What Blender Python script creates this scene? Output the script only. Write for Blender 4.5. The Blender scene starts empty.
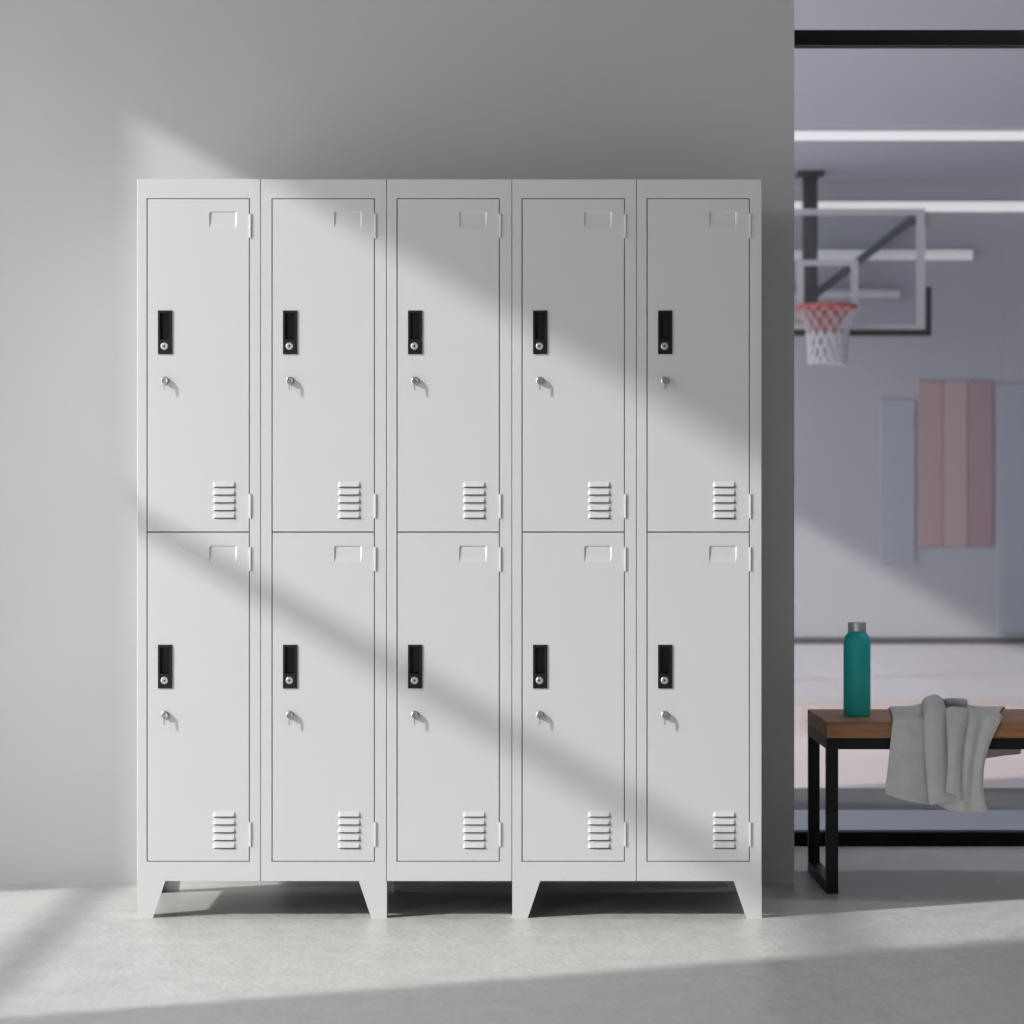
import bpy, bmesh, math, random
from mathutils import Vector
random.seed(4)
S = bpy.context.scene
COL = S.collection
PI = math.pi
F = 2600.0           # focal length in pixels of the 1024 frame
D = 6.5              # distance of the locker fronts
H = 1.015            # eye height

# ------------------------------------------------------------------ materials
def lin(c):
    return tuple(((v/12.92) if v <= .04045 else ((v+.055)/1.055)**2.4) for v in c)

def mat(name, color, rough=.5, metal=0., spec=.5, emit=None, emit_s=0.):
    m = bpy.data.materials.new(name); m.use_nodes = True
    b = m.node_tree.nodes['Principled BSDF']
    b.inputs['Base Color'].default_value = (*color, 1)
    b.inputs['Roughness'].default_value = rough
    b.inputs['Metallic'].default_value = metal
    b.inputs['Specular IOR Level'].default_value = spec
    if emit:
        b.inputs['Emission Color'].default_value = (*emit, 1)
        b.inputs['Emission Strength'].default_value = emit_s
    return m

def noisy(m, c1, c2, scale=(1, 1, 1), nscale=4., detail=5., rough=.55, bump=0., bscale=None, lo=.35, hi=.65, rvar=None):
    nt = m.node_tree; N = nt.nodes; L = nt.links
    b = N['Principled BSDF']
    tc = N.new('ShaderNodeTexCoord'); mp = N.new('ShaderNodeMapping')
    mp.inputs['Scale'].default_value = scale
    L.new(tc.outputs['Object'], mp.inputs['Vector'])
    n = N.new('ShaderNodeTexNoise'); n.inputs['Scale'].default_value = nscale
    n.inputs['Detail'].default_value = detail; n.inputs['Roughness'].default_value = rough
    L.new(mp.outputs['Vector'], n.inputs['Vector'])
    r = N.new('ShaderNodeValToRGB')
    r.color_ramp.elements[0].position = lo; r.color_ramp.elements[0].color = (*c1, 1)
    r.color_ramp.elements[1].position = hi; r.color_ramp.elements[1].color = (*c2, 1)
    L.new(n.outputs['Fac'], r.inputs['Fac']); L.new(r.outputs['Color'], b.inputs['Base Color'])
    if rvar:
        mr = N.new('ShaderNodeMapRange')
        mr.inputs['From Min'].default_value = .3; mr.inputs['From Max'].default_value = .7
        mr.inputs['To Min'].default_value = rvar[0]; mr.inputs['To Max'].default_value = rvar[1]
        L.new(n.outputs['Fac'], mr.inputs['Value']); L.new(mr.outputs['Result'], b.inputs['Roughness'])
    if bump:
        n2 = N.new('ShaderNodeTexNoise'); n2.inputs['Scale'].default_value = bscale or nscale*6
        n2.inputs['Detail'].default_value = 6
        L.new(mp.outputs['Vector'], n2.inputs['Vector'])
        bp = N.new('ShaderNodeBump'); bp.inputs['Strength'].default_value = bump
        bp.inputs['Distance'].default_value = .004
        L.new(n2.outputs['Fac'], bp.inputs['Height']); L.new(bp.outputs['Normal'], b.inputs['Normal'])
    return m

def glass(name, refl=.1, tint=(1, 1, 1), rough=.0):
    m = bpy.data.materials.new(name); m.use_nodes = True
    nt = m.node_tree; N = nt.nodes; L = nt.links
    N.remove(N['Principled BSDF'])
    out = [n for n in N if n.type == 'OUTPUT_MATERIAL'][0]
    t = N.new('ShaderNodeBsdfTransparent'); t.inputs['Color'].default_value = (*tint, 1)
    g = N.new('ShaderNodeBsdfGlossy'); g.inputs['Roughness'].default_value = rough
    mx = N.new('ShaderNodeMixShader'); mx.inputs['Fac'].default_value = refl
    L.new(t.outputs[0], mx.inputs[1]); L.new(g.outputs[0], mx.inputs[2]); L.new(mx.outputs[0], out.inputs['Surface'])
    return m

M = {}
M['paint'] = mat('white_powder_coat', (.70, .70, .695), .42, spec=.4)
M['hinge'] = mat('white_hinge_paint', (.72, .72, .715), .35, spec=.5)
M['black_plastic'] = mat('black_plastic', (.008, .008, .008), .45, spec=.35)
M['chrome'] = mat('chrome', (.55, .55, .55), .28, 1.)
M['cap'] = mat('bottle_cap_steel', (.80, .79, .78), .35, .9)
M['disc'] = mat('satin_nickel', (.62, .62, .61), .42, .8)
M['steel'] = mat('brushed_steel', (.55, .54, .53), .3, 1.)
M['under_shade'] = mat('underside_painted_shade', (.05, .05, .05), .8)
M['slot_shade'] = mat('shaded_vent_slot', (.10, .10, .10), .8)
M['keyhole'] = mat('keyhole_dark', (.02, .02, .02), .6)
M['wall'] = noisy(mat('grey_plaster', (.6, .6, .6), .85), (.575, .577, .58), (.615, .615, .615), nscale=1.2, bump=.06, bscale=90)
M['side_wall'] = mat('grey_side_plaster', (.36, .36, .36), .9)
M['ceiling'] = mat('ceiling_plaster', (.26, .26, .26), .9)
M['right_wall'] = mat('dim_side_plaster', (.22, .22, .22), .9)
M['floor'] = noisy(mat('polished_concrete', (.55, .55, .55), .4), (.525, .525, .508), (.685, .683, .668), scale=(1.5, 1.1, 1), nscale=8.5, detail=14, rough=.8, bump=.35, bscale=34, lo=.34, hi=.62, rvar=(.32, .46))
M['black_metal'] = mat('black_metal', (.008, .008, .009), .42, spec=.3)
M['black_frame'] = mat('black_window_frame', (.006, .006, .006), .5, spec=.15)
M['glass'] = glass('storefront_glass', .10)
M['win_glass'] = glass('window_glass', .05)
M['bb_glass'] = glass('backboard_glass', .06, (.93, .94, .96))
M['wood'] = noisy(mat('walnut_wood', (.2, .1, .05), .5), (.22, .095, .040), (.52, .255, .12), scale=(1.2, 14, 22), nscale=3., detail=7, rough=.6, bump=.08, bscale=8, lo=.3, hi=.72)
M['teal'] = mat('teal_matte_coating', (.024, .62, .61), .42)
M['towel'] = noisy(mat('grey_cotton', (.5, .5, .5), .95, spec=.1), (.66, .66, .645), (.72, .72, .705), nscale=30, bump=.25, bscale=500)
M['gym_wall'] = noisy(mat('gym_wall_paint', (.4, .4, .45), .8), (.49, .495, .52), (.51, .515, .54), nscale=.6)
M['gym_ceiling'] = mat('gym_ceiling_paint', (.48, .495, .555), .9)
M['court_pink'] = mat('court_pink', (.76, .66, .65), .4)
M['court_peach'] = mat('court_peach', (.72, .58, .54), .4)
M['court_lilac'] = mat('court_lilac', (.68, .635, .665), .4)
M['gym_grey'] = mat('gym_border_grey', (.07, .075, .095), .5)
M['gym_blue'] = mat('gym_edge_pale_blue', (.42, .45, .52), .5)
M['dark_trim'] = mat('dark_trim', (.10, .10, .115), .7)
M['white_bb'] = mat('backboard_white', (.62, .62, .64), .5)
M['pad'] = mat('black_padding', (.014, .014, .016), .7)
M['pole'] = mat('dark_pole', (.03, .03, .034), .6)
M['brace'] = mat('brace_metal', (.12, .12, .14), .6)
M['rim'] = mat('rim_orange_red', (.52, .10, .085), .5)
M['net'] = mat('net_white', (.62, .62, .64), .8)
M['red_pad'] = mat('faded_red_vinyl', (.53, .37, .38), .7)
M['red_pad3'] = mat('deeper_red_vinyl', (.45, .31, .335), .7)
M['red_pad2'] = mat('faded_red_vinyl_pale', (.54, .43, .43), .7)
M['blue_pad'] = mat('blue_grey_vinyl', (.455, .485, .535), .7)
for i, s in enumerate((.66, .62, .32, .12)):
    M['tube%d' % i] = mat('light_diffuser_%d' % i, (.45, .45, .46), .6, emit=(.98, .98, 1.), emit_s=s)

# ------------------------------------------------------------------ helpers
def put(o, parent=None):
    COL.objects.link(o)
    if parent: o.parent = parent
    return o

def wloc(o):
    v = Vector((0, 0, 0))
    while o: v += o.location; o = o.parent
    return v

def obj(name, bm, m, parent=None, origin=None, smooth=False, bevel=0., seg=2, label=None):
    """link bm (world coordinates) as one mesh object; origin is a world point"""
    org = Vector(origin) if origin is not None else Vector((0, 0, 0))
    if parent is not None and origin is None: org = wloc(parent)
    bmesh.ops.translate(bm, verts=bm.verts, vec=-org)
    me = bpy.data.meshes.new(name); bm.to_mesh(me); bm.free()
    ms = m if isinstance(m, (list, tuple)) else [m]
    for k in ms: me.materials.append(k)
    if smooth:
        for p in me.polygons: p.use_smooth = True
    o = put(bpy.data.objects.new(name, me), parent)
    o.location = org - (wloc(parent) if parent else Vector((0, 0, 0)))
    if bevel:
        b = o.modifiers.new('bevel', 'BEVEL'); b.width = bevel; b.segments = seg
        b.limit_method = 'ANGLE'; b.angle_limit = math.radians(40)
    if label: o['label'] = label
    return o

def tag(o, label, cat, group=None):
    o['label'] = label; o['category'] = cat
    if group: o['group'] = group
    return o

def struct(o):
    o['kind'] = 'structure'; return o

def empty(name, loc, label=None, cat=None, group=None):
    o = put(bpy.data.objects.new(name, None)); o.location = loc
    o.empty_display_size = .1
    if label: tag(o, label, cat, group)
    return o

def box(bm, x0, x1, y0, y1, z0, z1, mi=0):
    v = [bm.verts.new((x, y, z)) for x in (x0, x1) for y in (y0, y1) for z in (z0, z1)]
    for q in ((0, 1, 3, 2), (4, 6, 7, 5), (0, 4, 5, 1), (2, 3, 7, 6), (0, 2, 6, 4), (1, 5, 7, 3)):
        f = bm.faces.new([v[k] for k in q]); f.material_index = mi
    return bm

def B(*a):
    bm = bmesh.new()
    if a: box(bm, *a)
    return bm

def prism(bm, pts, axis, a, b):
    """extrude a 2-D outline along axis 'x' / 'y' / 'z' from a to b"""
    def w(p, t):
        if axis == 'x': return (t, p[0], p[1])
        if axis == 'y': return (p[0], t, p[1])
        return (p[0], p[1], t)
    A = [bm.verts.new(w(p, a)) for p in pts]; C = [bm.verts.new(w(p, b)) for p in pts]
    bm.faces.new(A); bm.faces.new(C[::-1])
    n = len(pts)
    for i in range(n):
        bm.faces.new((A[i], C[i], C[(i+1) % n], A[(i+1) % n]))
    bmesh.ops.recalc_face_normals(bm, faces=bm.faces)
    return bm

def lathe(bm, prof, c, axis='z', n=48):
    """prof: (radius, height) pairs turned round the axis through c"""
    rings = []
    for r, h in prof:
        ring = []
        for k in range(n):
            a = 2*PI*k/n
            if axis == 'z': p = (c[0]+r*math.cos(a), c[1]+r*math.sin(a), c[2]+h)
            elif axis == 'y': p = (c[0]+r*math.cos(a), c[1]+h, c[2]+r*math.sin(a))
            else: p = (c[0]+h, c[1]+r*math.cos(a), c[2]+r*math.sin(a))
            ring.append(bm.verts.new(p))
        rings.append(ring)
    for i in range(len(rings)-1):
        for k in range(n):
            bm.faces.new((rings[i][k], rings[i][(k+1) % n], rings[i+1][(k+1) % n], rings[i+1][k]))
    bm.faces.new(rings[0][::-1]); bm.faces.new(rings[-1])
    bmesh.ops.recalc_face_normals(bm, faces=bm.faces)
    return bm

def tube(bm, pts, r, n=10, closed=False):
    P = [Vector(p) for p in pts]; rings = []
    m = len(P)
    for i, p in enumerate(P):
        if closed: d = P[(i+1) % m]-P[(i-1) % m]
        else: d = P[min(i+1, m-1)]-P[max(i-1, 0)]
        d.normalize()
        u = d.cross(Vector((0, 0, 1)))
        if u.length < .05: u = d.cross(Vector((0, 1, 0)))
        u.normalize(); v = d.cross(u)
        rings.append([bm.verts.new(p+u*(r*math.cos(2*PI*k/n))+v*(r*math.sin(2*PI*k/n))) for k in range(n)])
    for i in range(m if closed else m-1):
        a, b = rings[i], rings[(i+1) % m]
        for k in range(n): bm.faces.new((a[k], a[(k+1) % n], b[(k+1) % n], b[k]))
    if not closed:
        bm.faces.new(rings[0][::-1]); bm.faces.new(rings[-1])
    return bm

def copy_tree(o, parent=None):
    c = o.copy(); COL.objects.link(c); c.parent = parent
    for ch in list(o.children): copy_tree(ch, c)
    return c

PX = 1/400.          # one photograph pixel on the locker front plane
def fx(px): return (px-512)*PX
def fz(py): return H+(512-py)*PX
def WP(px, py, y):   # world point at depth y
    return Vector(((px-512)*y/F, y, H+(512-py)*y/F))

# ------------------------------------------------------------------ the setting
WY = 7.094           # plane of the rear wall
GY = 7.92            # plane of the glass
XL = -2.4
XR = 3.3
CZ = 3.2
FARY = 20.0

struct(obj('floor', B(XL-.15, XR+.15, -1.75, GY+.06, -.12, 0), M['floor']))
struct(obj('wall_back', B(XL-.15, .7702, WY, GY+.1, 0, CZ), M['wall']))
# left wall with two window openings
bm = bmesh.new()
A0, A1, AT = 4.542, 6.5225, 2.984
C0, C1 = -1.1, 3.35
for y0, y1, z0, z1 in ((-1.75, C0, 0, CZ), (C0, C1, AT, CZ), (C1, A0, 0, CZ), (A0, A1, AT, CZ), (A1, WY, 0, CZ)):
    box(bm, XL-.15, XL, y0, y1, z0, z1)
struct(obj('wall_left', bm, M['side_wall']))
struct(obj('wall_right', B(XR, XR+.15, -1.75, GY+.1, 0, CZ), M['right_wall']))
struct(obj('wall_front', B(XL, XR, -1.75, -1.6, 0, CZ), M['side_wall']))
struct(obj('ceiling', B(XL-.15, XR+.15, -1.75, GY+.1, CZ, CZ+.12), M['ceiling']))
HB = 2.478

def side_window(name, y0, y1):
    bm = bmesh.new(); a, b = XL-.10, XL-.04
    box(bm, a, b, y0, y1, AT-.04, AT); box(bm, a, b, y0, y0+.04, 0, AT-.04); box(bm, a, b, y1-.04, y1, 0, AT-.04)
    for z in (.783, 1.886): box(bm, a+.01, b-.01, y0+.04, y1-.04, z-.028, z+.028)
    box(bm, a, b, y0+.04, y1-.04, 0, .03)
    w = struct(obj(name, bm, M['black_frame'], None, (XL-.07, (y0+y1)/2, 0)))
    obj('pane', B(XL-.074, XL-.068, y0+.04, y1-.04, .03, AT-.04), M['win_glass'], w)
    return w
side_window('window_1', A0, A1)
side_window('window_2', C0, C1)

# glass partition to the gym
w = struct(obj('window_3', B(.7702, XR, GY-.03, GY+.03, 0, .043), M['black_frame'], None, (2, GY, 0)))
obj('top_rail', B(.7702, XR, GY-.03, GY+.03, 2.432, HB), M['black_frame'], w)
obj('pane', B(.7702, XR, GY-.006, GY+.006, .043, 2.432), M['glass'], w)
obj('transom_pane', B(.7702, XR, GY-.006, GY+.006, HB, CZ-.04), M['glass'], w)
obj('head_frame', B(.7702, XR, GY-.03, GY+.03, CZ-.04, CZ), M['black_frame'], w)

# gym
GX0, GX1, GC = -2.0, 8.0, 3.572
struct(obj('floor_gym', B(GX0-.15, GX1, GY+.06, 8.856, -.12, 0), M['gym_blue']))
struct(obj('trim_1', B(GX0-.15, GX1, 8.856, 9.56, -.12, 0), M['gym_grey']))
bm = bmesh.new()
box(bm, GX0-.15, GX1, 9.56, 11.7, -.12, 0, 0)
box(bm, GX0-.15, GX1, 11.7, 14.0, -.12, 0, 1)
box(bm, GX0-.15, GX1, 14.0, FARY, -.12, 0, 2)
struct(obj('floor_court', bm, [M['court_pink'], M['court_peach'], M['court_lilac']]))
struct(obj('wall_gym_far', B(GX0-.15, GX1+.15, FARY, FARY+.15, -.12, GC), M['gym_wall']))
struct(obj('baseboard_gym', B(GX0, GX1, FARY-.03, FARY, 0, .05), M['dark_trim']))
G0, G1, GT = 8.1, 19.85, 3.44
bm = bmesh.new()
for y0, y1, z0, z1 in ((GY+.1, G0, 0, GC), (G0, G1, GT, GC), (G1, FARY, 0, GC)):
    box(bm, GX0-.10, GX0, y0, y1, z0, z1)
struct(obj('wall_gym_left', bm, M['gym_wall']))
bm = bmesh.new()
for y in (8.1, 11.1, 14.1, 17.1, 19.8):
    box(bm, GX0-.08, GX0-.04, y, y+.05, 0, GT)
w = struct(obj('window_4', bm, M['black_frame'], None, (GX0-.06, 14, 0)))
obj('pane', B(GX0-.062, GX0-.058, G0+.05, G1-.05, 0, GT), M['win_glass'], w)
struct(obj('wall_gym_right', B(GX1, GX1+.15, GY+.1, FARY, -.12, GC), M['gym_wall']))
struct(obj('wall_gym_near', B(XR, GX1, GY, GY+.1, 0, GC), M['gym_wall']))
struct(obj('wall_gym_over', B(GX0-.15, XR, GY+.1, GY+.14, CZ, GC), M['gym_wall']))
struct(obj('ceiling_gym', B(GX0-.15, GX1+.15, GY+.1, FARY+.15, GC, GC+.12), M['gym_ceiling']))

# ------------------------------------------------------------------ lockers
YF = D
BX0, BX1 = fx(137), fx(762)
bank = empty('locker_bank', ((BX0+BX1)/2, YF, 0),
             'white metal bank of ten lockers in five columns on tapered feet by the grey wall', 'lockers')
DEPTH = .462
ZT, ZB = fz(179), fz(881)
colx = [137, 260.7, 386.6, 512, 636.6, 762]

def grid_surface(bm, xs, zs, dep, y0):
    vs = [[bm.verts.new((x, y0+dep(i, j), z)) for j, z in enumerate(zs)] for i, x in enumerate(xs)]
    for i in range(len(xs)-1):
        for j in range(len(zs)-1):
            bm.faces.new((vs[i][j], vs[i+1][j], vs[i+1][j+1], vs[i][j+1]))
    return vs

def cabinet(i):
    x0, x1 = fx(colx[i]), fx(colx[i+1])
    b0 = 137+125*i
    ox0, ox1 = fx(b0+9.5), fx(b0+112.8)
    oz0, oz1 = fz(861.7), fz(198.2)
    e = .0018
    bm = bmesh.new()
    # sheet frame round the opening, a shallow recess behind the doors, folded edges at the seams
    xs = [x0+.0004, x0+e, ox0, ox0+.0002, ox1-.0002, ox1, x1-e, x1-.0004]
    zs = [ZB, ZB+e*.5, oz0, oz0+.0002, oz1-.0002, oz1, ZT-e, ZT]
    def dep(a, b):
        if 3 <= a <= 4 and 3 <= b <= 4: return .020
        if a in (0, 7): return .003
        if b == 7: return .0012
        return 0
    vs = grid_surface(bm, xs, zs, dep, YF)
    n, m = len(xs)-1, len(zs)-1
    back = {}
    for a in (0, n):
        for b in (0, m): back[a, b] = bm.verts.new((xs[a], YF+DEPTH, zs[b]))
    bm.faces.new([back[0, 0], back[0, m], back[n, m], back[n, 0]])
    bt = bm.faces.new([vs[k][0] for k in range(n+1)][::-1]+[back[0, 0], back[n, 0]]); bt.material_index = 1  # underside face coloured dark to deepen the shade below the cabinets
    bm.faces.new([vs[k][m] for k in range(n+1)]+[back[n, m], back[0, m]])
    bm.faces.new([vs[0][k] for k in range(m+1)]+[back[0, m], back[0, 0]])
    bm.faces.new([vs[n][k] for k in range(m+1)][::-1]+[back[n, 0], back[n, m]])
    bmesh.ops.recalc_face_normals(bm, faces=bm.faces)
    return obj('cabinet', bm, [M['paint'], M['under_shade']], bank)
for i in range(5): cabinet(i)

def door(top, bot, lv, hy):
    """one door built at column 0; top / bot rows, louvre rows, hinge rows in photograph pixels"""
    ox, oz = fx(147.4), fz(bot)
    L = 147.6
    xs = [L, 159.7, 159.8, 170.2, 170.3, 209.2, 210.6, 235.2, 237.0, 248.8]
    zr = [top+(.7 if top < 300 else .1), top+12.9, top+14.3, top+24.0, top+30.3, top+114.2, top+114.3, top+140.8, top+140.9, bot]
    zs = [fz(v) for v in zr][::-1]; zr = zr[::-1]
    def dep(a, b):
        x, y = xs[a], zr[b]
        if 159.75 < x < 170.25 and top+114.25 < y < top+140.85: return .014
        if 210 < x < 236 and top+14 < y < top+29.4: return .0028 if y < top+20 else .0020
        return 0
    bm = bmesh.new()
    vs = grid_surface(bm, [fx(v) for v in xs], zs, dep, YF)
    n, m = len(xs)-1, len(zs)-1
    bk = {(a, b): bm.verts.new((fx(xs[a]), YF+.016, zs[b])) for a in (0, n) for b in (0, m)}
    bm.faces.new([bk[0, 0], bk[0, m], bk[n, m], bk[n, 0]])
    bm.faces.new([vs[k][0] for k in range(n+1)][::-1]+[bk[0, 0], bk[n, 0]])
    bm.faces.new([vs[k][m] for k in range(n+1)]+[bk[n, m], bk[0, m]])
    bm.faces.new([vs[0][k] for k in range(m+1)]+[bk[0, m], bk[0, 0]])
    bm.faces.new([vs[n][k] for k in range(m+1)][::-1]+[bk[n, 0], bk[n, m]])
    bmesh.ops.recalc_face_normals(bm, faces=bm.faces)
    d = obj('door', bm, M['paint'], bank, (ox, YF, oz))
    # louvres
    for zb in lv:
        z1, z0 = fz(zb-6.2), fz(zb-.7)
        x0, x1 = fx(212.6), fx(236.2); p = .0050; s = 3.0*PX
        bm = bmesh.new()
        a = [(x0+.5*s, YF, z1), (x1-.5*s, YF, z1), (x1, YF, z0), (x0, YF, z0),
             (x0+s, YF-p, z0+.0005), (x1-s, YF-p, z0+.0005)]
        v = [bm.verts.new(q) for q in a]
        for q in ((0, 1, 5, 4), (0, 4, 3), (1, 2, 5), (4, 5, 2, 3), (0, 3, 2, 1)):
            bm.faces.new([v[k] for k in q])
        bmesh.ops.recalc_face_normals(bm, faces=bm.faces)
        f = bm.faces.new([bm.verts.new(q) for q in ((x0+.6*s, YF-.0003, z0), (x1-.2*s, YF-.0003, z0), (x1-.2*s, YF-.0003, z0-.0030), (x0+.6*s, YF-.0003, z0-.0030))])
        f.material_index = 1  # dark strip paints the slot's shade under the louvre lip
        obj('vent_louver', bm, [M['paint'], M['slot_shade']], d)
    # hinge knuckles on the right edge
    for a, b in hy:
        bm = bmesh.new()
        prism(bm, [(fx(248.9), YF-.0005), (fx(249.2), YF-.0028), (fx(250.6), YF-.0032), (fx(251.5), YF-.0022), (fx(251.7), YF+.0005)], 'z', fz(b), fz(a))
        obj('hinge', bm, M['hinge'], d, bevel=.0006)
    # black recessed pull plate
    hx = [158.0, 160.2, 160.6, 168.8, 169.6, 172.2]
    hr = [top+112.2, top+114.8, top+115.2, top+140.0, top+141.0, top+155.8]
    hzs = [fz(v) for v in hr][::-1]
    def dep2(a, b):
        return .012 if 2 <= a <= 3 and 2 <= b <= 3 else -.0024
    bm = bmesh.new()
    vs = grid_surface(bm, [fx(v) for v in hx], hzs, dep2, YF)
    edge = [vs[k][0] for k in range(6)]+[vs[5][k] for k in range(1, 6)]+[vs[k][5] for k in range(4, -1, -1)]+[vs[0][k] for k in range(4, 0, -1)]
    low = [bm.verts.new((v.co.x, YF+.0002, v.co.z)) for v in edge]
    for k in range(len(edge)):
        q = (k+1) % len(edge)
        bm.faces.new((edge[k], low[k], low[q], edge[q]))
    bmesh.ops.recalc_face_normals(bm, faces=bm.faces)
    obj('handle_plate', bm, M['black_plastic'], d)
    c = (fx(164.6), YF-.0024, fz(top+147.8))
    bm = bmesh.new(); lathe(bm, [(.0092, 0), (.0092, -.0008), (.0080, -.0018), (.0045, -.0018), (.0040, -.0012)], c, 'y', 28)
    lathe(bm, [(.0026, -.0011), (.0026, -.0016)], c, 'y', 12)
    for f in bm.faces:
        if all((v.co - Vector(c)).xz.length < .0028 for v in f.verts): f.material_index = 1
    obj('lock_disc', bm, [M['disc'], M['keyhole']], d, smooth=False)
    # protruding cam lock
    c = (fx(165.0), YF, fz(top+182.4))
    bm = bmesh.new(); lathe(bm, [(.0098, 0), (.0098, -.002), (.0085, -.003), (.0082, -.0085), (.0074, -.0095), (.003, -.0092)], c, 'y', 28)
    obj('cam_lock', bm, M['chrome'], d, smooth=False)
    return d

up = door(198.4, 531.4, [487.4, 495.2, 503.0, 510.8, 518.4], [(213.8, 238.0), (494.0, 518.2)])
lo = door(532.6, 860.8, [817.2, 825.0, 832.8, 840.6, 848.4], [(547.2, 571.2), (822.2, 846.4)])

def key(c):
    bm = bmesh.new()
    x, y, z = c
    box(bm, x-.0009, x+.0009, y-.0135, y-.0088, z-.004, z+.004)
    prism(bm, [(y-.0120, z+.004), (y-.0142, z+.003), (y-.0144, z-.010), (y-.0142, z-.022), (y-.0132, z-.0240), (y-.0122, z-.021), (y-.0118, z-.008)], 'x', x-.0013, x+.0013)
    return bm
names = ['leftmost', 'second from left', 'middle', 'fourth from left', 'rightmost']
for top, word in ((198.4, 'upper'), (532.6, 'lower')):
    c = (fx(165.0)-.0006, YF, fz(top+182.4))
    proto = obj('key', key(c), M['steel'], None, c)
    for i in range(5):
        k = proto if i == 0 else proto.copy()
        if i: COL.objects.link(k)
        k.location = (c[0]+125*PX*i, c[1], c[2])
        tag(k, 'small metal key in the %s door of the %s locker column' % (word, names[i]), 'key', 'keys in the locker doors')
for i in range(1, 5):
    for d in (up, lo):
        c = copy_tree(d, bank); c.location.x += 125*PX*i

# feet: folded sheet, tapered at the front
def front_foot(x, s):
    a, b = 28*PX*s, 15.5*PX*s
    bm = bmesh.new()
    prism(bm, [(x, 0), (x+b, 0), (x+a, ZB), (x, ZB)], 'y', YF+.0002, YF+.003)
    prism(bm, [(YF+.003, 0), (YF+.040, 0), (YF+.068, ZB), (YF+.003, ZB)], 'x', x, x+.003*s)
    return obj('foot', bm, M['paint'], bank)
def rear_foot(x, s):
    bm = bmesh.new()
    y1 = YF+DEPTH
    prism(bm, [(x, 0), (x+.046*s, 0), (x+.054*s, ZB), (x, ZB)], 'y', y1-.003, y1)
    prism(bm, [(y1-.003, 0), (y1-.035, 0), (y1-.06, ZB), (y1-.003, ZB)], 'x', x, x+.003*s)
    return obj('foot', bm, M['paint'], bank)
for a, b in ((137, 387), (512, 762)):
    for x, s in ((a+.25, 1), (b-.25, -1)):
        front_foot(fx(x), s); rear_foot(fx(x), s)

# ------------------------------------------------------------------ bench
BY0, BY1 = 6.91, 7.36
BL, BR = .8365, 2.05
BT = .457
bench = empty('bench', ((BL+BR)/2, (BY0+BY1)/2, 0), 'wooden topped bench with black steel frame beside the locker wall', 'bench')
obj('seat', B(BL, BR, BY0, BY1, BT-.043, BT), M['wood'], bench, bevel=.002)
zf = BT-.043
for y0, y1 in ((BY0+.002, BY0+.032), (BY1-.032, BY1-.002)):
    obj('rail', B(BL+.03, BR-.03, y0, y1, zf-.030, zf), M['black_metal'], bench)
    for x in (BL, BR-.031):
        obj('leg', B(x, x+.031, y0, y1, 0, zf), M['black_metal'], bench, bevel=.0015)
for x in (BL, BR-.031):
    obj('end_rail', B(x, x+.031, BY0+.032, BY1-.032, zf-.030, zf), M['black_metal'], bench)
    obj('foot_rail', B(x, x+.031, BY0+.032, BY1-.032, 0, .030), M['black_metal'], bench)

# bottle
by = 7.11; bx = (857-512)*by/F; sc = by/F
bot = empty('water_bottle', (bx, by, BT), 'teal matte water bottle with a silver cap standing on the wooden bench', 'bottle')
r = 13.5*sc
prof = [(r*.90, 0), (r*.97, .0015), (r, .006), (r, 73*sc), (r*.985, 76*sc), (r*.93, 78.8*sc), (r*.82, 81.2*sc), (r*.70, 82.8*sc), (r*.64, 84.0*sc), (r*.62, 85.6*sc)]
bm = bmesh.new(); lathe(bm, prof, (bx, by, BT), 'z', 56)
obj('bottle_body', bm, M['teal'], bot, smooth=True)
bm = bmesh.new(); lathe(bm, [(r*.655, 84.9*sc), (r*.68, 85.3*sc), (r*.68, 93.2*sc), (r*.655, 93.7*sc), (r*.60, 93.9*sc)], (bx, by, BT), 'z', 40)
obj('cap', bm, M['cap'], bot)

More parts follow.
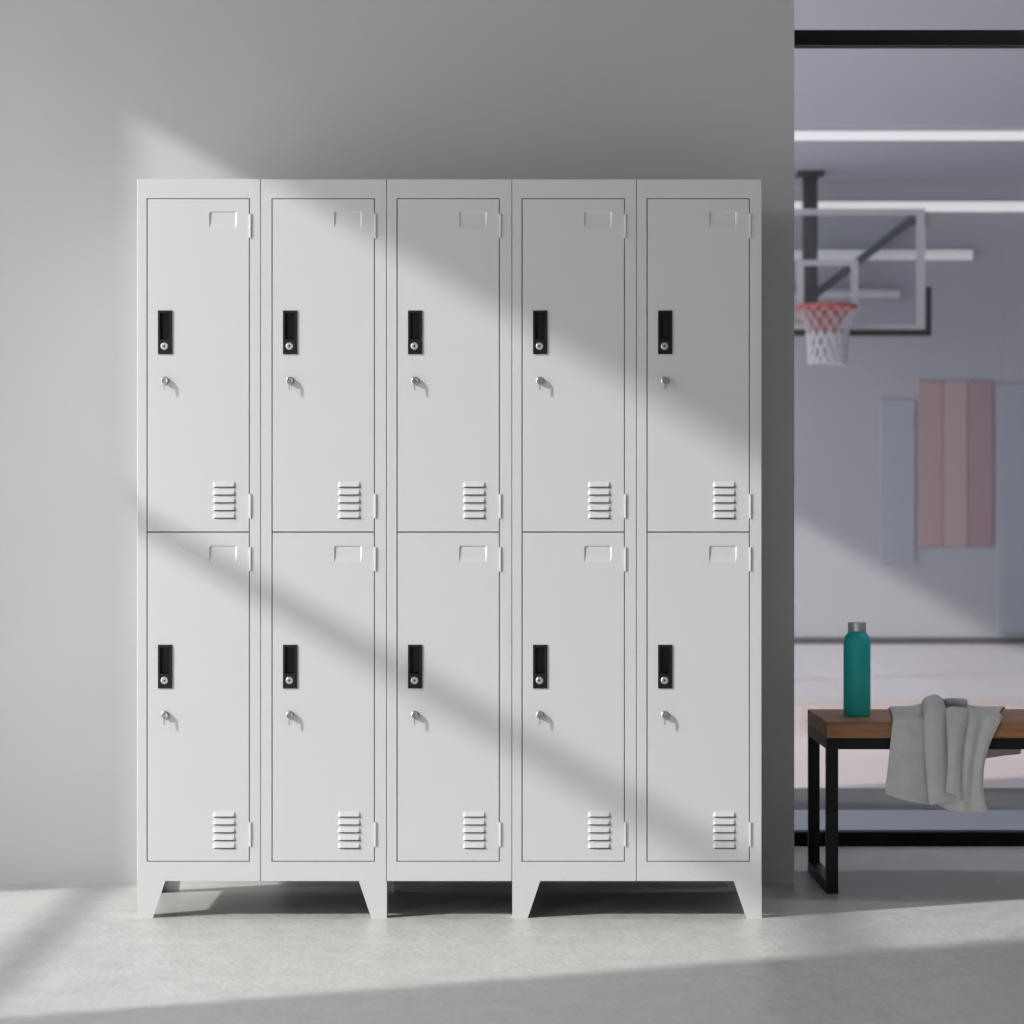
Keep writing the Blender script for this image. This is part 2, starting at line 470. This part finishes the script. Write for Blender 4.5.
# ------------------------------------------------------------------ towel
# columns run left to right across the folded cloth; rows run from the front hem over the seat to the rear hem
#      x_top  x_mid  x_hem  y_hem  o_top o_mid o_hem  h_edge h_mid h_back (cm)
TC = [(893.0, 889.0, 885.0, 793.5, 0.7, 1.2, 1.6,  0.3, 0.4, 0.5),
      (899.0, 896.0, 894.0, 797.0, 1.0, 1.9, 2.6,  0.4, 0.4, 0.9),
      (910.0, 909.0, 908.0, 801.0, 1.1, 2.2, 3.4,  0.5, 0.3, 2.0),
      (921.0, 922.0, 923.0, 803.5, 0.8, 1.3, 2.0,  0.6, 0.2, 3.0),
      (927.0, 928.5, 930.0, 804.5, 0.3, 0.4, 1.0,  0.6, 0.2, 3.6),
      (924.0, 926.0, 930.0, 804.5, 2.2, 2.4, 3.0,  3.0, 4.2, 3.8),
      (931.0, 934.0, 938.0, 804.0, 3.4, 3.2, 3.4,  4.8, 5.8, 4.6),
      (941.0, 944.0, 948.0, 803.0, 2.8, 2.4, 2.4,  4.2, 5.4, 4.6),
      (950.0, 952.0, 956.0, 802.0, 0.7, 0.6, 1.2,  1.2, 1.6, 4.8),
      (953.0, 954.0, 957.0, 801.0, 0.5, 0.5, 1.2,  0.8, 0.4, 5.0),
      (946.5, 948.0, 946.0, 793.0, 3.8, 3.8, 3.6,  3.2, 0.8, 5.0),
      (953.0, 953.0, 951.0, 794.0, 4.8, 4.8, 4.2,  4.0, 1.4, 5.2),
      (966.0, 960.0, 961.5, 798.0, 3.8, 3.6, 3.2,  3.0, 2.6, 5.0),
      (968.0, 961.0, 958.0, 803.0, 0.6, 0.8, 1.0,  0.8, 1.8, 4.2),
      (962.0, 954.0, 937.0, 803.5, 0.4, 0.4, 0.4,  0.6, 0.6, 3.2),
      (968.0, 960.0, 950.0, 810.5, 2.4, 1.6, 0.8,  1.8, 0.2, 2.8),
      (976.0, 968.0, 962.0, 812.5, 3.2, 2.4, 1.4,  2.4, 0.4, 2.4),
      (984.0, 974.0, 972.0, 812.0, 1.6, 0.8, 0.5,  2.0, 0.6, 1.6),
      (993.0, 980.0, 981.0, 812.0, 2.4, 1.9, 1.4,  1.8, 0.8, 0.9),
      (1001.5, 984.0, 988.0, 811.5, 1.6, 1.0, 0.8, 1.2, 0.8, 0.5)]
def cr(p0, p1, p2, p3, t):
    return .5*((2*p1)+(-p0+p2)*t+(2*p0-5*p1+4*p2-p3)*t*t+(-p0+3*p1-3*p2+p3)*t*t*t)
def spline(P, k):
    out = []; n = len(P)
    for i in range(n-1):
        a, b, c, d = P[max(i-1, 0)], P[i], P[i+1], P[min(i+2, n-1)]
        for j in range(k): out.append(cr(a, b, c, d, j/k))
    out.append(P[-1]); return out
rows = []
def q2(a, b, c, t):  # through a (t=0), b (.5), c (1)
    return a*(1-t)*(1-2*t)+4*b*t*(1-t)+c*t*(2*t-1)
ytop = 720.0
for t in (1., .86, .68, .5, .33, .18, .07):
    R = []
    for (xt, xm, xh, yh, ot, om, oh, he, hm, hb) in TC:
        px = q2(xt, xm, xh, t); o = max(q2(ot, om, oh, t), .4)/100
        py = ytop+(yh-ytop)*t
        R.append(WP(px, py, BY0-o))
    rows.append(R)
def toprow(y, hf, sh=0.):
    R = []
    for k, c in enumerate(TC):
        yy = y(c) if callable(y) else y
        X = (c[0]-512)*(BY0+(yy-BY0)*.86)/F + sh*(k/(len(TC)-1))
        R.append(Vector((X, y(c) if callable(y) else y, BT+hf(c)/100)))
    return R
rows.append(toprow(lambda c: BY0-.004-c[4]*.005, lambda c: .25+c[7]*.75))
rows.append(toprow(BY0+.030, lambda c: .35+c[7]*.75+c[8]*.25))
cav = [c for k, c in enumerate(TC) if 8 <= k <= 13]
rows.append(toprow(lambda c: BY0+(.150 if c in cav else .100), lambda c: .45+(.1 if c in cav else c[8])))
rows.append(toprow(lambda c: BY0+(.158 if c in cav else .145), lambda c: .45+(2.2 if c in cav else c[8]*.5+c[9]*.5)))
rows.append(toprow(lambda c: BY0+(.125 if c in cav else .190), lambda c: .45+c[9]*.95, .0))
rows.append(toprow(BY0+.290, lambda c: .45+c[9]*.5, .004))
rows.append(toprow(BY1-.012, lambda c: .55+c[9]*.15, .018))
rows.append(toprow(BY1+.007, lambda c: .35, .022))
rows.append(toprow(BY1+.014, lambda c: -1.6, .028))
def back(zf_):
    R = []
    n = len(TC)-1
    for k, c in enumerate(TC):
        u = k/n
        x0 = 1.19+u*.252
        R.append(Vector((x0, BY1+.016+.004*math.sin(u*18), zf_(u))))
    return R
rows.append(back(lambda u: BT-.085))
rows.append(back(lambda u: BT-.160+.032*u))
rows = [spline(R, 5) for R in rows]
cols = [spline([R[i] for R in rows], 5) for i in range(len(rows[0]))]
bm = bmesh.new()
V = [[bm.verts.new(p) for p in c] for c in cols]
for i in range(len(V)-1):
    for j in range(len(V[0])-1):
        bm.faces.new((V[i][j], V[i+1][j], V[i+1][j+1], V[i][j+1]))
bmesh.ops.recalc_face_normals(bm, faces=bm.faces)
tw = obj('towel', bm, M['towel'], None, (1.15, 7.1, BT), smooth=True)
so = tw.modifiers.new('solidify', 'SOLIDIFY'); so.thickness = .0028; so.offset = 0
tag(tw, 'light grey crumpled towel draped over the wooden bench beside the bottle', 'towel')

# ------------------------------------------------------------------ gym things
hoop = empty('basketball_hoop', (1.82, 19.55, GC), 'basketball hoop with glass backboard and red rim hanging from the gym ceiling', 'basketball hoop')
PY = 19.55
cx = (810-512)*PY/F
zc = GC
bm = bmesh.new(); box(bm, cx-.053, cx+.053, PY-.053, PY+.053, 2.57, zc-.03)
obj('pole', bm, M['pole'], hoop, bevel=.008)
obj('mounting_plate', B(cx-.10, cx+.10, PY-.10, PY+.10, zc-.035, zc), M['pole'], hoop, bevel=.004)
for s in (1, -1):
    a = Vector((cx+.03*s, PY, 2.64)); b = Vector((cx+(3.11-cx)*s, FARY-.02, 3.29))
    bm = bmesh.new(); tube(bm, [a, b], .032, 12)
    box(bm, b.x-.07, b.x+.07, FARY-.025, FARY, b.z-.07, b.z+.03)
    obj('brace', bm, M['brace'], hoop)
YB = 19.05; sb = YB/F
bcx = (827-512)*sb
x1 = (925-512)*sb; x0 = 2*bcx-x1
z1 = H+(512-209)*sb; z0 = H+(512-330)*sb
obj('backboard', B(x0, x1, YB-.01, YB+.01, z0, z1), M['bb_glass'], hoop)
t = 8.5*sb
bm = bmesh.new()
box(bm, x0, x1, YB-.02, YB+.02, z1-t*.75, z1); box(bm, x0, x1, YB-.02, YB+.02, z0, z0+t*.6)
box(bm, x0, x0+t, YB-.02, YB+.02, z0+t*.6, z1-t*.75); box(bm, x1-t, x1, YB-.02, YB+.02, z0+t*.6, z1-t*.75)
obj('backboard_frame', bm, M['white_bb'], hoop)
tx1 = (858-512)*sb; tx0 = 2*bcx-tx1; tz1 = H+(512-260)*sb; tz0 = H+(512-318)*sb
bm = bmesh.new(); q = 7.5*sb
box(bm, tx0, tx1, YB-.016, YB-.0101, tz1-q*.8, tz1); box(bm, tx0, tx1, YB-.016, YB-.0101, tz0, tz0+q*.8)
box(bm, tx0, tx0+q, YB-.016, YB-.0101, tz0+q*.8, tz1-q*.8); box(bm, tx1-q, tx1, YB-.016, YB-.0101, tz0+q*.8, tz1-q*.8)
obj('target_square', bm, M['white_bb'], hoop)
p = 6.0*sb
bm = bmesh.new()
box(bm, x0-p, x1+p, YB-.035, YB+.035, z0-p, z0)
zz = H+(512-287)*sb
box(bm, x1, x1+p, YB-.035, YB+.035, z0, zz); box(bm, x0-p, x0, YB-.035, YB+.035, z0, zz)
obj('edge_padding', bm, M['pad'], hoop, bevel=.008)
RY = YB-.29; sr = RY/F; rr = 27.5*sr; rcx = (827.5-512)*sr; rz = H+(512-306.5)*sr
bm = bmesh.new()
tube(bm, [(rcx+rr*math.cos(a), RY+rr*math.sin(a), rz) for a in [2*PI*k/40 for k in range(40)]], .016, 10, True)
obj('rim', bm, M['rim'], hoop, smooth=True)
bm = bmesh.new()
prism(bm, [(rcx-.205, rz+.012), (rcx+.205, rz+.012), (rcx+.16, rz-.06), (rcx+.085, rz-.17), (rcx-.10, rz-.17), (rcx-.16, rz-.06)], 'y', RY+rr-.01, YB-.02)
obj('rim_bracket', bm, M['rim'], hoop)
# net: knotted cords, upper third closing in below the rim
bm = bmesh.new(); nc = 14; nr = 7
hts = [0, -.06, -.12, -.18, -.25, -.32, -.40]; rads = [rr, rr*.93, rr*.84, rr*.74, rr*.69, rr*.66, rr*.66]
def npnt(k, r):
    a = 2*PI*(k+.5*(r % 2))/nc
    return (rcx+rads[r]*math.cos(a), RY+rads[r]*math.sin(a), rz-.01+hts[r])
for r in range(nr-1):
    for k in range(nc):
        tube(bm, [npnt(k, r), npnt(k, r+1)], (.0038 if r < 3 else .0115), 6)
        tube(bm, [npnt(k, r), npnt(k-1 if r % 2 == 0 else k+1, r+1)], (.0038 if r < 3 else .0115), 6)
tube(bm, [npnt(k, nr-1) for k in range(nc)], .009, 6, True)
obj('net', bm, M['net'], hoop)

def linear_light(x0, x1, y, z, h, d, mi, label, wallm):
    cx_ = (x0+x1)/2
    e = empty('linear_light', (cx_, y, z), label, 'ceiling light' if not wallm else 'wall light', 'linear lights in the gym')
    if wallm:
        bm = B(x0, x1, FARY-.04, FARY-.001, z-h*.42, z+h*.42)
        obj('housing', bm, M['white_bb'], e)
        bm = bmesh.new(); prism(bm, [(FARY-.04, z-h/2), (FARY-.04, z+h/2), (FARY-.07, z+h*.40), (FARY-.085, z), (FARY-.07, z-h*.40)], 'x', x0, x1)
    else:
        obj('housing', B(x0, x1, y-d*.3, y+d*.3, GC-.03, GC), M['white_bb'], e)
        bm = bmesh.new(); prism(bm, [(y-d/2, GC-.03), (y+d/2, GC-.03), (y+d*.4, GC-.03-h*.7), (y, GC-.03-h), (y-d*.4, GC-.03-h*.7)], 'x', x0, x1)
    obj('diffuser', bm, M['tube%d' % mi], e)
sF = (FARY-.08)/F
linear_light(-.6, 6.5, 17.3, GC, .055, .10, 0, 'white linear light on the gym ceiling, the topmost of the four', False)
linear_light(-.6, 6.5, FARY, H+306*sF, 10.5*sF, .05, 1, 'long white linear light high on the gym wall, second from the top', True)
linear_light(-.6, (973-512)*sF, FARY, H+257.5*sF, 10.5*sF, .05, 2, 'shorter dim linear light behind the backboard, third from the top', True)
linear_light(-.6, (900-512)*sF, FARY, H+219*sF, 8.5*sF, .05, 3, 'shortest and dimmest linear light behind the rim, lowest of the four', True)

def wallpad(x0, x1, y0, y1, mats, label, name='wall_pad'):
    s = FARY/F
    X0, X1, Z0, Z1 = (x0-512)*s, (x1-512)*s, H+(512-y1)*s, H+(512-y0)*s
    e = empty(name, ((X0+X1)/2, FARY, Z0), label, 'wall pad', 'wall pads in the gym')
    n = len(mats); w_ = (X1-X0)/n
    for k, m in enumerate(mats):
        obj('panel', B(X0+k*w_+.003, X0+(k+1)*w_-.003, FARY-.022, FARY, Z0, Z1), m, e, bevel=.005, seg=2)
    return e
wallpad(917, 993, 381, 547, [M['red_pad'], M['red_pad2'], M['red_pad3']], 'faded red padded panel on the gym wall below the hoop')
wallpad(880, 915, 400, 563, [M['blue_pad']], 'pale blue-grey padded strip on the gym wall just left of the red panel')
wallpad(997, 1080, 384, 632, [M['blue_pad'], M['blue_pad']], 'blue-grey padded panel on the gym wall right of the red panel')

# ------------------------------------------------------------------ light
sd = Vector((1, .43, -.58)).normalized()
l = bpy.data.lights.new('sun', 'SUN'); l.energy = 3.45; l.angle = math.radians(1.9); l.color = (1, .975, .93)
so_ = put(bpy.data.objects.new('sun', l)); so_.location = (-6, 3, 5)
so_.rotation_euler = sd.to_track_quat('-Z', 'Y').to_euler()

def area(name, loc, sy, sz, p, c=(.95, .97, 1), rot=(0, -PI/2, 0)):
    l = bpy.data.lights.new(name, 'AREA'); l.shape = 'RECTANGLE'; l.size = sz; l.size_y = sy
    l.energy = p; l.color = c
    o = put(bpy.data.objects.new(name, l)); o.location = loc; o.rotation_euler = rot
    return o
area('daylight_window_1', (XL-.25, (A0+A1)/2, AT/2), A1-A0, AT, 48)
area('daylight_window_2', (XL-.25, (C0+C1)/2, AT/2), C1-C0, AT, 112)
# added fill lamp, out of view, to brighten the bench and towel
lamp = empty('added_fill_lamp', (2.0, 7.5, CZ), 'added slim white fill lamp, out of view above the wooden bench', 'added lamp')
obj('housing', B(1.2, 2.8, 7.38, 7.62, CZ-.05, CZ), M['white_bb'], lamp, bevel=.006)
obj('diffuser', B(1.23, 2.77, 7.41, 7.59, CZ-.058, CZ-.05), M['tube0'], lamp)
area('added_fill_light', (2.0, 7.5, CZ-.07), .18, 1.5, 12, (.95, .97, 1), (0, 0, 0))
area('daylight_gym', (GX0-.25, 14.1, 1.8), 11.8, 3.3, 235, (.88, .94, 1))

w = bpy.data.worlds.new('world'); S.world = w; w.use_nodes = True
bg = w.node_tree.nodes['Background']; bg.inputs['Color'].default_value = (.72, .76, .84, 1); bg.inputs['Strength'].default_value = .8

# ------------------------------------------------------------------ camera
cam = bpy.data.cameras.new('camera'); cam.sensor_width = 36; cam.sensor_fit = 'HORIZONTAL'
cam.lens = F/1024*36; cam.clip_start = .05; cam.clip_end = 200
cam.dof.use_dof = True; cam.dof.focus_distance = 6.6; cam.dof.aperture_fstop = 5.0
co = put(bpy.data.objects.new('camera', cam)); co.location = (0, 0, H); co.rotation_euler = (PI/2, 0, 0)
S.camera = co

S.view_settings.view_transform = 'Standard'; S.view_settings.look = 'None'
S.view_settings.exposure = .04; S.view_settings.gamma = 1; S.view_settings.use_curve_mapping = False
try:
    S.cycles.use_denoising = True
    S.cycles.denoiser = 'OPENIMAGEDENOISE'
    S.cycles.denoising_input_passes = 'RGB_ALBEDO_NORMAL'
    S.cycles.max_bounces = 12; S.cycles.diffuse_bounces = 7; S.cycles.transparent_max_bounces = 16
    S.cycles.caustics_reflective = False; S.cycles.caustics_refractive = False
except Exception as ex:
    print(ex)
